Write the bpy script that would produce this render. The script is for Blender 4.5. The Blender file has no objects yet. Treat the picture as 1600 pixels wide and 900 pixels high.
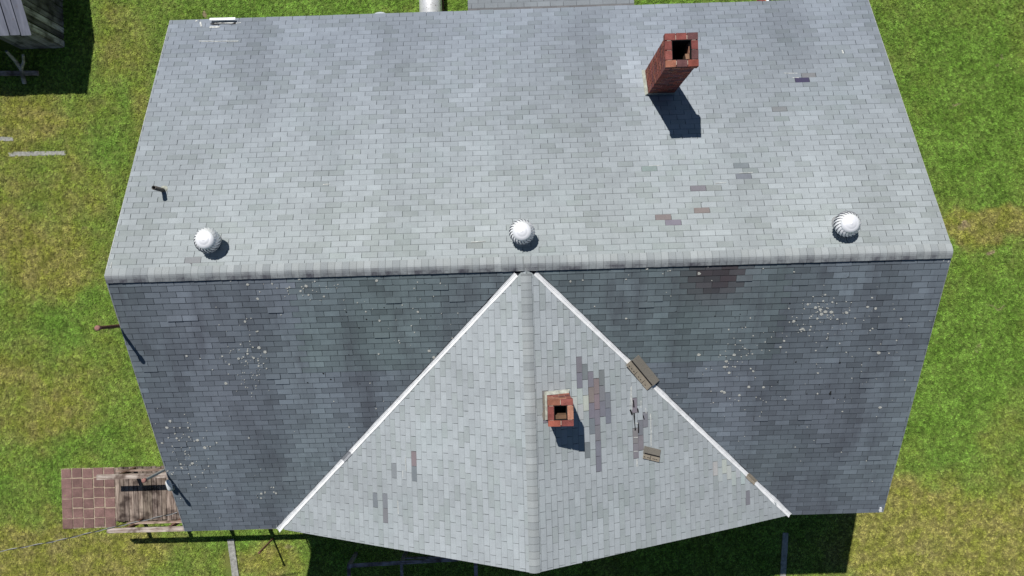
import bpy, bmesh, math, random
import numpy as np
from mathutils import Vector, Matrix, noise

random.seed(7)
rng = np.random.default_rng(7)
scene = bpy.context.scene
col = scene.collection

# ------------------------------------------------------------------ camera, sky, sun, exposure
HR = 7.75                                   # ridge height above the lawn
LH = 15.86                                  # ridge length
FPX = 1128.0                                # focal length in pixels of a 1600 px wide frame
CAM = np.array([-0.1918, -0.4106, 13.5061 + HR])
YAW, PIT, ROL = -0.0295, -0.0031, 0.0073
def rotm():
    cx, sx = math.cos(PIT), math.sin(PIT); cy, sy = math.cos(ROL), math.sin(ROL); cz, sz = math.cos(YAW), math.sin(YAW)
    Rx = np.array([[1, 0, 0], [0, cx, -sx], [0, sx, cx]])
    Ry = np.array([[cy, 0, sy], [0, 1, 0], [-sy, 0, cy]])
    Rz = np.array([[cz, -sz, 0], [sz, cz, 0], [0, 0, 1]])
    return Rz @ Ry @ Rx
RC = rotm()
cd = bpy.data.cameras.new('camera'); cam = bpy.data.objects.new('camera', cd); col.objects.link(cam)
cd.sensor_width = 36; cd.lens = FPX / 1600 * 36; cd.clip_end = 2000
M4 = Matrix(RC.tolist()).to_4x4(); M4.translation = Vector(CAM.tolist()); cam.matrix_world = M4
scene.camera = cam

SUN = np.array([.265, -.69, -1.0]); SUN = SUN / np.linalg.norm(SUN)    # direction the light travels
elev = math.asin(-SUN[2]); azim = math.atan2(-SUN[0], -SUN[1])         # towards the sun, from +y clockwise
world = bpy.data.worlds.new('World'); scene.world = world; world.use_nodes = True
wn = world.node_tree.nodes; bg = wn['Background']
sky = wn.new('ShaderNodeTexSky'); sky.sky_type = 'NISHITA'; sky.sun_disc = False
sky.dust_density = 0.0; sky.air_density = 1.0; sky.ozone_density = 3.0; sky.altitude = 200
sky.sun_elevation = elev; sky.sun_rotation = azim
world.node_tree.links.new(sky.outputs[0], bg.inputs[0]); bg.inputs[1].default_value = 0.05
sd = bpy.data.lights.new('sun', 'SUN'); sd.energy = 5.0; sd.angle = math.radians(.5); sd.color = (1, .965, .91)
so = bpy.data.objects.new('sun', sd); col.objects.link(so); so.location = (0, 0, 40)
so.rotation_euler = Vector(SUN.tolist()).to_track_quat('-Z', 'Y').to_euler()
scene.view_settings.view_transform = 'Standard'; scene.view_settings.look = 'None'
scene.view_settings.exposure = 0.0; scene.view_settings.gamma = 1.0; scene.view_settings.use_curve_mapping = False

# ------------------------------------------------------------------ measuring helpers
def ray(u, v): return RC @ np.array([(u - 800) / FPX, -(v - 450) / FPX, -1.0])
def at(u, v, z):
    d = ray(u, v); t = (z - CAM[2]) / d[2]; return CAM + t * d
def on(u, v, n, c):
    d = ray(u, v); t = (c - n @ CAM) / (n @ d); return CAM + t * d
def px(P):
    q = (np.asarray(P, float) - CAM) @ RC
    return np.stack([800 + FPX * q[..., 0] / -q[..., 2], 450 - FPX * q[..., 1] / -q[..., 2]], -1)

# ------------------------------------------------------------------ object helpers
def tag(o, label=None, cat=None, group=None, kind=None):
    if label: o['label'] = label
    if cat: o['category'] = cat
    if group: o['group'] = group
    if kind: o['kind'] = kind
    return o
def empty(name, loc=(0, 0, 0), parent=None):
    o = bpy.data.objects.new(name, None); col.objects.link(o); o.location = loc; o.empty_display_size = .2
    if parent: o.parent = parent
    return o
def link(name, me, parent=None):
    o = bpy.data.objects.new(name, me); col.objects.link(o)
    if parent:
        o.parent = parent
    return o
class MB:
    def __init__(s): s.v = []; s.f = []; s.c = []; s.sm = []
    def poly(s, pts, c=(1, 1, 1), smooth=False):
        i = len(s.v); s.v += [tuple(map(float, p)) for p in pts]; s.f.append(tuple(range(i, i + len(pts)))); s.c.append(c); s.sm.append(smooth)
    def mesh(s, vs, fs, c=(1, 1, 1), smooth=False):
        i = len(s.v); s.v += [tuple(map(float, p)) for p in vs]
        for f in fs: s.f.append(tuple(i + k for k in f)); s.c.append(c); s.sm.append(smooth)
    def box(s, lo, hi, c=(1, 1, 1), M=None, jit=0):
        (a, b, d), (e, f, g) = lo, hi
        vs = [(a, b, d), (e, b, d), (e, f, d), (a, f, d), (a, b, g), (e, b, g), (e, f, g), (a, f, g)]
        if jit: vs = [tuple(q + random.uniform(-jit, jit) for q in v) for v in vs]
        if M is not None: vs = [tuple(M @ Vector(v)) for v in vs]
        s.mesh(vs, [(0, 3, 2, 1), (4, 5, 6, 7), (0, 1, 5, 4), (1, 2, 6, 5), (2, 3, 7, 6), (3, 0, 4, 7)], c)
    def bar(s, p, q, w, h, c=(1, 1, 1), up=(0, 0, 1), jit=0):
        p = Vector(p); q = Vector(q); d = (q - p); L = d.length; d.normalize(); u = Vector(up)
        x = d.cross(u)
        if x.length < 1e-4: x = d.cross(Vector((0, 1, 0)))
        x.normalize(); z = x.cross(d)
        M = Matrix((( x.x, d.x, z.x, p.x), (x.y, d.y, z.y, p.y), (x.z, d.z, z.z, p.z), (0, 0, 0, 1)))
        s.box((-w/2, 0, -h/2), (w/2, L, h/2), c, M, jit)
    def tube(s, pts, r, n=10, c=(1, 1, 1), caps=True):
        pts = [Vector(p) for p in pts]; rs = r if isinstance(r, (list, tuple)) else [r] * len(pts); rings = []; x = None
        for i, p in enumerate(pts):
            d = (pts[min(i+1, len(pts)-1)] - pts[max(i-1, 0)]).normalized()
            if x is None: x = d.cross(Vector((0, 0, 1)) if abs(d.z) < .9 else Vector((1, 0, 0))).normalized()
            else: x = (x - d * x.dot(d)).normalized()
            y = d.cross(x)
            rings.append([p + (x * math.cos(2*math.pi*k/n) + y * math.sin(2*math.pi*k/n)) * rs[i] for k in range(n)])
        vs = [v for rg in rings for v in rg]; fs = []
        for i in range(len(pts) - 1):
            for k in range(n): fs.append((i*n+k, i*n+(k+1) % n, (i+1)*n+(k+1) % n, (i+1)*n+k))
        s.mesh(vs, fs, c, True)
        if caps:
            s.poly(rings[0][::-1], c); s.poly(rings[-1], c)
    def lathe(s, prof, o=(0, 0, 0), n=24, c=(1, 1, 1), M=None):
        vs = []
        for r, z in prof:
            for k in range(n):
                v = Vector((r*math.cos(2*math.pi*k/n), r*math.sin(2*math.pi*k/n), z))
                if M is not None: v = M @ v
                vs.append((v.x+o[0], v.y+o[1], v.z+o[2]))
        fs = [(i*n+k, i*n+(k+1) % n, (i+1)*n+(k+1) % n, (i+1)*n+k) for i in range(len(prof)-1) for k in range(n)]
        s.mesh(vs, fs, c, True)
    def me(s, name, mat):
        m = bpy.data.meshes.new(name); m.from_pydata(s.v, [], s.f)
        a = m.attributes.new('tint', 'FLOAT_COLOR', 'FACE')
        a.data.foreach_set('color', [q for c in s.c for q in (c[0], c[1], c[2], c[3] if len(c) > 3 else 0.0)])
        m.polygons.foreach_set('use_smooth', s.sm)
        m.materials.append(mat); m.update(); return m
    def build(s, name, mat, parent=None): return link(name, s.me(name, mat), parent)

# ------------------------------------------------------------------ material helpers
class NT:
    def __init__(s, name):
        s.m = bpy.data.materials.new(name); s.m.use_nodes = True; s.t = s.m.node_tree
        s.b = s.t.nodes['Principled BSDF']; s.b.inputs['Roughness'].default_value = .85
        s.b.inputs['Specular IOR Level'].default_value = .3
    def n(s, ty, **k):
        o = s.t.nodes.new(ty)
        for a, b in k.items(): setattr(o, a, b)
        return o
    def l(s, a, b): s.t.links.new(a, b)
    def pos(s): return s.n('ShaderNodeNewGeometry').outputs['Position']
    def objc(s): return s.n('ShaderNodeTexCoord').outputs['Object']
    def scale(s, vec, sc):
        m = s.n('ShaderNodeMapping'); m.inputs['Scale'].default_value = sc; s.l(vec, m.inputs[0]); return m.outputs[0]
    def noise(s, vec, sc, det=3, rough=.55):
        o = s.n('ShaderNodeTexNoise'); o.inputs['Scale'].default_value = sc; o.inputs['Detail'].default_value = det
        o.inputs['Roughness'].default_value = rough; s.l(vec, o.inputs['Vector']); return o.outputs['Fac']
    def rng(s, f, a, b, c=0.0, d=1.0, smooth=True):
        o = s.n('ShaderNodeMapRange'); o.interpolation_type = 'SMOOTHSTEP' if smooth else 'LINEAR'
        for i, q in enumerate((a, b, c, d)): o.inputs[i+1].default_value = q
        s.l(f, o.inputs[0]); return o.outputs[0]
    def mix(s, f, a, b, mode='MIX'):
        o = s.n('ShaderNodeMix'); o.data_type = 'RGBA'; o.blend_type = mode
        for i, q in ((0, f), (6, a), (7, b)):
            if isinstance(q, (int, float)): o.inputs[i].default_value = q
            elif isinstance(q, (tuple, list)): o.inputs[i].default_value = (*q[:3], 1)
            else: s.l(q, o.inputs[i])
        return o.outputs[2]
    def math(s, op, a, b=0.0):
        o = s.n('ShaderNodeMath', operation=op)
        for i, q in ((0, a), (1, b)):
            if isinstance(q, (int, float)): o.inputs[i].default_value = q
            else: s.l(q, o.inputs[i])
        return o.outputs[0]
    def tint(s): return s.n('ShaderNodeAttribute', attribute_name='tint')
    def color(s, c):
        if isinstance(c, (tuple, list)): s.b.inputs['Base Color'].default_value = (*c[:3], 1)
        else: s.l(c, s.b.inputs['Base Color'])
    def bump(s, h, dist=.005, st=.6):
        o = s.n('ShaderNodeBump'); o.inputs['Distance'].default_value = dist; o.inputs['Strength'].default_value = st
        s.l(h, o.inputs['Height']); s.l(o.outputs[0], s.b.inputs['Normal'])
    def rough(s, v): s.b.inputs['Roughness'].default_value = v; return s
    def metal(s, v): s.b.inputs['Metallic'].default_value = v; return s

def mat_tinted(name, fine=90, famp=.12, big=1.5, bamp=.15, rough=.9, bump=.003):
    t = NT(name).rough(rough); p = t.pos(); a = t.tint().outputs['Color']
    f = t.rng(t.noise(p, fine, 2), .3, .7, 1-famp, 1+famp, False); b = t.rng(t.noise(p, big, 4), .3, .7, 1-bamp, 1+bamp, False)
    o = t.n('ShaderNodeVectorMath', operation='SCALE'); t.l(a, o.inputs[0]); t.l(t.math('MULTIPLY', f, b), o.inputs['Scale'])
    t.color(o.outputs[0]); t.bump(t.noise(p, fine, 3), bump); return t.m

# shingles: face tint = tab colour, front slope shade included, tint alpha = how much stain and soot the tab carries
def mat_shingle():
    t = NT('asphalt_shingle').rough(.92); p = t.pos(); at_ = t.tint()
    gran = t.rng(t.noise(p, 130, 2), .25, .75, .80, 1.20, False)
    wash = t.rng(t.noise(p, 3.2, 5, .65), .3, .72, .92, 1.08, False)
    o = t.n('ShaderNodeVectorMath', operation='SCALE'); t.l(at_.outputs['Color'], o.inputs[0]); t.l(t.math('MULTIPLY', gran, wash), o.inputs['Scale'])
    soot = t.rng(t.noise(t.scale(p, (1.5, .45, .45)), .9, 6, .66), .42, .75)
    soot = t.math('MULTIPLY', soot, at_.outputs['Alpha'])
    c = t.mix(t.math('MULTIPLY', soot, .62), o.outputs[0], (.050, .051, .066))
    green = t.math('MULTIPLY', t.rng(t.noise(p, 1.1, 3), .5, .75), .12)
    c = t.mix(green, c, t.mix(1.0, c, (.86, 1.04, .95), 'MULTIPLY'))
    t.color(c); t.bump(t.noise(p, 170, 2), .003, .5); return t.m
M_SH = mat_shingle()
def mat_cap():
    t = NT('ridge_cap_shingle').rough(.92); p = t.pos(); at_ = t.tint()
    gran = t.rng(t.noise(p, 130, 2), .25, .75, .80, 1.20, False)
    o = t.n('ShaderNodeVectorMath', operation='SCALE'); t.l(at_.outputs['Color'], o.inputs[0]); t.l(gran, o.inputs['Scale'])
    s = t.rng(t.noise(p, 3.5, 6, .7), .3, .68); s = t.math('MULTIPLY', s, at_.outputs['Alpha'])
    t.color(t.mix(s, o.outputs[0], (.045, .042, .06))); t.bump(t.noise(p, 170, 2), .003, .5); return t.m
M_CAP = mat_cap()
def plain(name, c, rough=.8, metal=0.0, sc=8, amp=.2, det=4, spec=.3):
    t = NT(name).rough(rough).metal(metal); p = t.pos(); t.b.inputs['Specular IOR Level'].default_value = spec
    f = t.noise(p, sc, det, .6)
    t.color(t.mix(t.rng(f, .3, .7, 0, 1, False), tuple(q*(1-amp) for q in c), tuple(min(1, q*(1+amp)) for q in c))); t.bump(f, .003, .3); return t.m
M_DECK = plain('roof_felt', (.035, .037, .045), .95)
M_WHITE = plain('white_painted_metal', (.74, .75, .76), .45, 0, 14, .12)
M_FLASH = plain('white_flashing', (.76, .77, .78), .5, 0, 7, .12, 5)
M_TURB = plain('spun_aluminium', (.86, .87, .90), .38, .25, 10, .05)
M_TDARK = plain('turbine_inside', (.50, .51, .53), .6, .5)
M_SIDING = plain('white_siding', (.62, .62, .58), .7, 0, 3, .1)
M_LICHEN = plain('lichen', (.46, .46, .42), .95, 0, 40, .25)
M_MOSS = plain('dark_moss', (.018, .02, .02), 1.0)
M_STRIP = plain('sealant_strip', (.48, .49, .47), .8, 0, 25, .35)
M_MORTAR = plain('mortar', (.42, .36, .30), .95, 0, 30, .3)
M_SOOT = plain('chimney_soot', (.008, .008, .008), 1.0)
M_CEMENT = plain('cement_fillet', (.36, .37, .32), .95, 0, 12, .35)
M_BRICK = mat_tinted('red_brick', 70, .22, 7, .25, .92)
M_PAVER = mat_tinted('red_paver', 45, .2, 4, .22, .95)
M_WOOD = None
def mat_wood(name, axis, dark, light):
    t = NT(name).rough(.85); p = t.pos(); sc = [26, 26, 26]; sc[axis] = 2.2
    g = t.noise(t.scale(p, tuple(sc)), 1.0, 4, .65); pt = t.noise(p, 3.2, 3)
    a = t.tint().outputs['Color']
    c = t.mix(t.rng(g, .34, .66, 0, 1, False), dark, light); c = t.mix(t.rng(pt, .42, .7), c, tuple(q*.55 for q in dark))
    t.color(t.mix(1.0, c, a, 'MULTIPLY')); t.bump(g, .006, .7); return t.m
M_PLANK = mat_wood('weathered_plank', 1, (.085, .060, .050), (.31, .26, .22))
M_RAIL = mat_wood('weathered_rail', 0, (.19, .135, .11), (.50, .44, .39))
M_POST = mat_wood('rail_post', 2, (.10, .055, .04), (.26, .17, .13))
M_BARN = mat_wood('barn_board', 2, (.17, .165, .165), (.46, .46, .49))
M_RUST = plain('rusty_pipe', (.17, .085, .06), .8, .2, 30, .4)
M_PIPE = plain('galvanised_pipe', (.42, .42, .43), .55, .4, 20, .2)
M_PINK = plain('rusty_pipe_cap', (.30, .15, .13), .8, .1, 30, .3)
M_VENT = plain('cast_vent_pipe', (.13, .12, .11), .7, .3, 30, .35)
M_BLACK = plain('black_inside', (.006, .006, .006), 1.0)
M_CONC = plain('weathered_concrete', (.27, .27, .25), .95, 0, 14, .4, 6)
def mat_tank():
    t = NT('weathered_silver_paint').rough(.42).metal(.35); p = t.pos()
    r = t.rng(t.noise(p, 16, 5, .7), .60, .66); g = t.rng(t.noise(p, 3, 4), .3, .7, 0, 1, False)
    t.color(t.mix(r, t.mix(g, (.55, .56, .58), (.75, .76, .78)), (.10, .06, .05))); return t.m
M_TANK = mat_tank()
def mat_tin():
    t = NT('weathered_tin_roof').rough(.5).metal(.35); p = t.pos()
    g = t.rng(t.noise(t.scale(p, (4, .7, .7)), 2, 5, .6), .3, .7, 0, 1, False); r = t.rng(t.noise(p, 2.5, 5, .65), .6, .72)
    t.color(t.mix(t.math('MULTIPLY', r, .6), t.mix(g, (.17, .18, .22), (.32, .33, .39)), (.22, .15, .12))); return t.m
M_TIN = mat_tin()
M_TANSH = plain('shingle_underside', (.27, .235, .185), .9, 0, 20, .15)
M_GREYSH = plain('shingle_granules', (.185, .17, .145), .95, 0, 60, .25)
M_TAR = plain('tar_line', (.012, .011, .012), .7)
M_CABW = plain('bare_aluminium_strand', (.36, .36, .37), .4, .5)
M_CABB = plain('black_cable_jacket', (.02, .02, .022), .6)

# ------------------------------------------------------------------ lawn colour, shared by soil and blades
def lawn_nodes(t, blades):
    p = t.pos(); sep = t.n('ShaderNodeSeparateXYZ'); t.l(p, sep.inputs[0])
    cmb = t.n('ShaderNodeCombineXYZ'); t.l(sep.outputs[0], cmb.inputs[0]); t.l(sep.outputs[1], cmb.inputs[1]); p2 = cmb.outputs[0]
    nz = t.n('ShaderNodeTexNoise'); nz.inputs['Scale'].default_value = .8; nz.inputs['Detail'].default_value = 4; t.l(p2, nz.inputs['Vector'])
    off = t.n('ShaderNodeVectorMath', operation='MULTIPLY_ADD'); t.l(nz.outputs['Color'], off.inputs[0])
    off.inputs[1].default_value = (2.4, 2.4, 0); sub = t.n('ShaderNodeVectorMath', operation='SUBTRACT'); sub.inputs[1].default_value = (1.2, 1.2, 0)
    t.l(p2, off.inputs[2]); t.l(off.outputs[0], sub.inputs[0]); pw = sub.outputs[0]
    def blob(u, v, rx, ry, amp, src=pw):
        c = at(u, v, 0); m = t.n('ShaderNodeMapping', vector_type='POINT')
        m.inputs['Scale'].default_value = (1/rx, 1/ry, 0); m.inputs['Location'].default_value = (-c[0]/rx, -c[1]/ry, 0)
        t.l(src, m.inputs[0]); ln = t.n('ShaderNodeVectorMath', operation='LENGTH'); t.l(m.outputs[0], ln.inputs[0])
        return t.rng(ln.outputs['Value'], 0.15, 1.0, amp, 0.0)
    def total(lst, base):
        s = base
        for b in lst: s = t.math('ADD', s, blob(*b))
        return s
    # dryness
    base = t.rng(t.noise(p2, .55, 4, .6), .32, .72, .06, .46, False)
    dry = total([(90, 880, 4.8, 1.9, .78), (1480, 850, 5.2, 2.4, .72), (40, 620, 3.0, 2.4, .35), (60, 400, 3.0, 2.2, .32), (60, 190, 2.4, 1.2, .40),
                 (1550, 355, 2.4, .75, .85), (420, 880, 1.6, .9, .5), (1560, 700, 1.6, 2.4, .1), (200, 80, 1.6, 1.6, .30), (1400, 780, 1.5, 1.2, .45),
                 (230, 180, 1, 2, .25), (70, 320, 3.2, 5, .20), (150, 560, 2, 3, .12)], base)
    dry = t.math('SUBTRACT', dry, total([(1520, 170, 3.2, 3.2, .22), (1500, 560, 3.0, 3.4, .26), (480, 10, 4, 1.2, .30), (1050, 0, 4, 1.2, .22), (130, 500, 1.8, 1.2, .18), (90, 700, 2, .8, .12), (100, 785, .9, 1.2, .2)], 0.0))
    soil = total([(1510, 345, .45, .3, .8), (1537, 392, .30, .18, 1.0), (1545, 550, .22, .25, .6), (1540, 850, .4, .3, .5), (330, 855, 1.2, .35, .35), (95, 845, 1.4, .6, .45),
                  (1450, 860, 1.2, .5, .45), (145, 345, .3, .3, .5), (1500, 175, .18, .16, .55), (1572, 110, .15, .13, .6), (1492, 172, .15, .15, .6), (1540, 65, .15, .15, .3), (60, 640, .8, .6, .3), (470, 870, .45, .3, .6), (1550, 475, .14, .1, .6), (325, 26, .15, .2, 1.0)], t.rng(t.noise(p2, 1.7, 5, .65), .60, .78, 0, .45))
    g = t.mix(t.rng(t.noise(p2, 1.3, 3), .35, .65), (.205, .352, .056), (.268, .430, .082))
    y = t.mix(t.rng(t.noise(p2, 2.1, 3), .35, .65), (.365, .385, .082), (.440, .415, .140))
    c = t.mix(t.rng(dry, .05, .75), g, y)
    cl = t.rng(t.noise(p2, 5.5, 4, .65), .3, .7, .84, 1.17, False)
    sc_ = t.n('ShaderNodeVectorMath', operation='SCALE'); t.l(c, sc_.inputs[0]); t.l(cl, sc_.inputs['Scale']); c = sc_.outputs[0]
    c = t.mix(t.rng(t.noise(p2, 2.4, 4, .6), .62, .80, 0, .28), c, (.10, .23, .045))      # clover patches
    c = t.mix(t.rng(soil, .3, .9, 0, .85), c, (.50, .40, .28))
    return c, p2
def mat_lawn(name, blades):
    t = NT(name).rough(.8 if blades else .95); c, p2 = lawn_nodes(t, blades)
    if blades:
        oi = t.n('ShaderNodeObjectInfo'); r = t.rng(oi.outputs['Random'], 0, 1, .46, 1.74, False)
        o = t.n('ShaderNodeVectorMath', operation='SCALE'); t.l(c, o.inputs[0]); t.l(r, o.inputs['Scale']); t.color(o.outputs[0])
        tr = t.n('ShaderNodeBsdfTranslucent'); t.l(o.outputs[0], tr.inputs[0]); ms = t.n('ShaderNodeMixShader'); ms.inputs[0].default_value = .45
        out = t.t.nodes['Material Output']; t.l(t.b.outputs[0], ms.inputs[1]); t.l(tr.outputs[0], ms.inputs[2]); t.l(ms.outputs[0], out.inputs[0])
    else:
        f = t.noise(p2, 22, 5, .7)
        t.color(t.mix(t.rng(f, .35, .65, .25, .8, False), t.mix(1.0, c, (.34, .32, .30), 'MULTIPLY'), t.mix(1.0, c, (.52, .50, .48), 'MULTIPLY'))); t.bump(f, .03, .8)
    return t.m

# ------------------------------------------------------------------ ground
g = MB(); g.poly([(-400, -400, 0), (400, -400, 0), (400, 400, 0), (-400, 400, 0)])
ground = g.build('ground', mat_lawn('lawn_soil', False)); tag(ground, kind='structure')

EXCL = []          # rectangles without grass: x0, x1, y0, y1
# ------------------------------------------------------------------ the house
H1, W1, H2, W2, GY, XG = 2.9361, 5.8741, 2.8896, 5.7775, 5.8007, -0.0214
VL, VR = 5.76, 5.85
house = tag(empty('house'), 'house with large grey asphalt shingle roof, front cross gable and two brick chimneys', 'house')
def warp(x, y): return .018 * noise.noise(Vector((x*.45, y*.45, 3.1))) + .006 * noise.noise(Vector((x*1.7, y*1.7, 9.)))

class Slope:
    def __init__(s, O, u, v, region, kind):
        s.O = Vector(O); s.u = Vector(u).normalized(); s.v = Vector(v).normalized(); s.n = s.u.cross(s.v)
        if s.n.z < 0: s.n = -s.n
        s.reg = region; s.kind = kind
    def P(s, a, b, h=0.0, w=True):
        p = s.O + s.u*a + s.v*b + s.n*h
        if w: p.z += warp(p.x, p.y)
        return p
    def uv(s, P):
        d = Vector([float(q) for q in P]) - s.O; return d.dot(s.u), d.dot(s.v)
    def pix(s, U, V): 
        n = np.array(s.n[:]); return s.uv(on(U, V, n, float(n @ np.array(s.O[:]))))
XH = LH/2
lu = math.hypot(W1, H1); ll = math.hypot(W2, H2)
up = Slope((0, 0, HR), (1, 0, 0), (0, W1, -H1), [(-XH, .0), (XH, .0), (XH, lu), (-XH, lu)], 'up')
MV = .052          # shingles stop this far from the valley line
lol = Slope((0, 0, HR), (1, 0, 0), (0, -W2, -H2), [(-XH, 0), (XG-MV*1.4, 0), (XG-VL-MV*1.4, ll), (-XH, ll)], 'low')
lor = Slope((0, 0, HR), (1, 0, 0), (0, -W2, -H2), [(XG+MV*1.4, 0), (XH, 0), (XH, ll), (XG+VR+MV*1.4, ll)], 'low')
gl_len = math.hypot(VL, H2); gr_len = math.hypot(VR, H2)
gal = Slope((XG, 0, HR), (0, -1, 0), (-VL, 0, -H2), [(MV*1.4, 0), (GY, 0), (W2, gl_len), (W2-.02+MV, gl_len)], 'gab')
gar = Slope((XG, 0, HR), (0, -1, 0), (VR, 0, -H2), [(MV*1.4, 0), (GY, 0), (W2, gr_len), (W2-.02+MV, gr_len)], 'gab')
for s_, ln in ((gal, gl_len), (gar, gr_len)):
    s_.reg = [(MV*1.4, 0), (GY, 0), (W2+.004, ln-.04)]
def clip(poly, reg):
    ar = sum(reg[i][0]*reg[(i+1) % len(reg)][1]-reg[(i+1) % len(reg)][0]*reg[i][1] for i in range(len(reg)))
    sg = 1 if ar > 0 else -1; out = poly
    for i in range(len(reg)):
        a, b = reg[i], reg[(i+1) % len(reg)]
        def side(p): return sg*((b[0]-a[0])*(p[1]-a[1])-(b[1]-a[1])*(p[0]-a[0]))
        inp = out; out = []
        for k in range(len(inp)):
            p, q = inp[k], inp[(k+1) % len(inp)]; sp, sq = side(p), side(q)
            if sp >= 0: out.append(p)
            if (sp >= 0) != (sq >= 0):
                t_ = sp/(sp-sq); out.append((p[0]+(q[0]-p[0])*t_, p[1]+(q[1]-p[1])*t_))
        if len(out) < 3: return []
    return out
def parea(p): return abs(sum(p[i][0]*p[(i+1) % len(p)][1]-p[(i+1) % len(p)][0]*p[i][1] for i in range(len(p))))/2

DARK, RED, GRN, LITE, BLK, PUR = (.172, .178, .200), (.205, .170, .178), (.215, .236, .236), (.37, .405, .40), (.05, .048, .085), (.195, .182, .198)
specials = {
 'up': [((1253, 123), BLK), ((1257, 116), DARK), ((1213, 168), DARK), ((1164, 258), DARK), ((1180, 265), GRN), ((1167, 273), DARK), ((1090, 291), DARK), ((1124, 290), GRN),
        ((1094, 330), RED), ((1034, 341), DARK), ((1044, 340), RED), ((1050, 348), DARK), ((1023, 262), GRN), ((747, 382), GRN), ((294, 406), GRN), ((1227, 188), GRN)],
 'gal': [((645, 708), DARK), ((646, 720), RED), ((648, 742), DARK), ((588, 775), DARK), ((602, 775), DARK), ((603, 800), DARK), ((616, 735), GRN), ((870-254, 740), GRN)],
 'gar': [((1120, 735), LITE), ((1128, 740), LITE), ((1136, 735), LITE), ((1144, 742), LITE), ((1152, 738), LITE), ((1160, 742), LITE), ((1170, 785), DARK), ((990, 645), PUR), ((993, 690), PUR), ((1000, 690), PUR), ((993, 705), PUR), ((1000, 665), DARK), ((1007, 655), DARK)],
}
REGIONS = {'gar': [((904, 528, 911, 592), (PUR, DARK)), ((904, 575, 924, 600), (DARK,)), ((915, 584, 956, 600), (DARK,)), ((917, 600, 956, 654), (DARK, DARK, DARK, PUR, RED, None)), ((917, 655, 925, 704), (DARK,)), ((930, 650, 941, 728), (DARK, DARK, DARK, None)),
                   ((843, 612, 853, 658), (PUR,)), ((880, 604, 915, 660), (LITE, LITE, None))]}
TABW, EXPO = .305, .127
def fbm(x, y, s): return noise.fractal(Vector((x*s, y*s, 5.5)), 1.0, 2.0, 3)
def tab_color(kind, P, f):
    r = random.random()
    if kind == 'up':
        a, b = (.300, .330, .342), (.212, .240, .280); w = min(1, max(0, f*1.25-.12))
        c = [a[i]+(b[i]-a[i])*w for i in range(3)]
        k = 1 + .16*fbm(P.x*1.0, P.y*.22, .8)
        d = noise.noise(Vector((P.x*.75, P.y*.18, 1.7)))
        if f > .45: k *= 1 - max(0, d)*.34*min(1, (f-.45)*3)
        if r < .22: c = [c[0]*.90, c[1]*.91, c[2]*.885]
        elif r > .86: c = [q*1.07 for q in c]
        k *= random.uniform(.955, 1.045); so_ = .0
        k *= 1 + .30*math.exp(-((P.x-2.45)/.28)**2-((P.y-4.1)/.6)**2)
        if XH-P.x < .22: k *= .86
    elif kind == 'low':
        c = [.138, .164, .192]; k = 1 + .30*fbm(P.x*1.8, P.y*.28, .6)  # dark base colour carries the shade of the front slopes
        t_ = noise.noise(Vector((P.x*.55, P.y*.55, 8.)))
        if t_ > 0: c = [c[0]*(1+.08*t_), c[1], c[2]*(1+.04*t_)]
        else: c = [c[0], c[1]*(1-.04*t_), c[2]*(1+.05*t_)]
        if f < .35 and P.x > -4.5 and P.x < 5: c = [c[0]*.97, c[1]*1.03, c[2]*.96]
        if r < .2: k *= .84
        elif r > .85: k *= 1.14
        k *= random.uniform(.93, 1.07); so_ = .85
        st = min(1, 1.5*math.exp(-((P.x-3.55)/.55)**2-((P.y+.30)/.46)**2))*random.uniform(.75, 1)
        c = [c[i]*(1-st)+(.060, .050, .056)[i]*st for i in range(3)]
    elif kind == 'anx':
        c = [.20, .22, .24] if f > .24 else [.135, .135, .14]; k = random.uniform(.9, 1.08); so_ = .1
    else:
        c = [.338, .370, .390]; k = 1 + .12*fbm(P.x*.3, P.y*1.3, .8)
        if r < .2: c = [c[0]*.91, c[1]*.925, c[2]*.90]
        elif r > .88: c = [q*1.06 for q in c]
        k *= random.uniform(.95, 1.04)*(1-.22*max(0, f-.35)); so_ = .12
    return (c[0]*k, c[1]*k, c[2]*k, so_)

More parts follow.
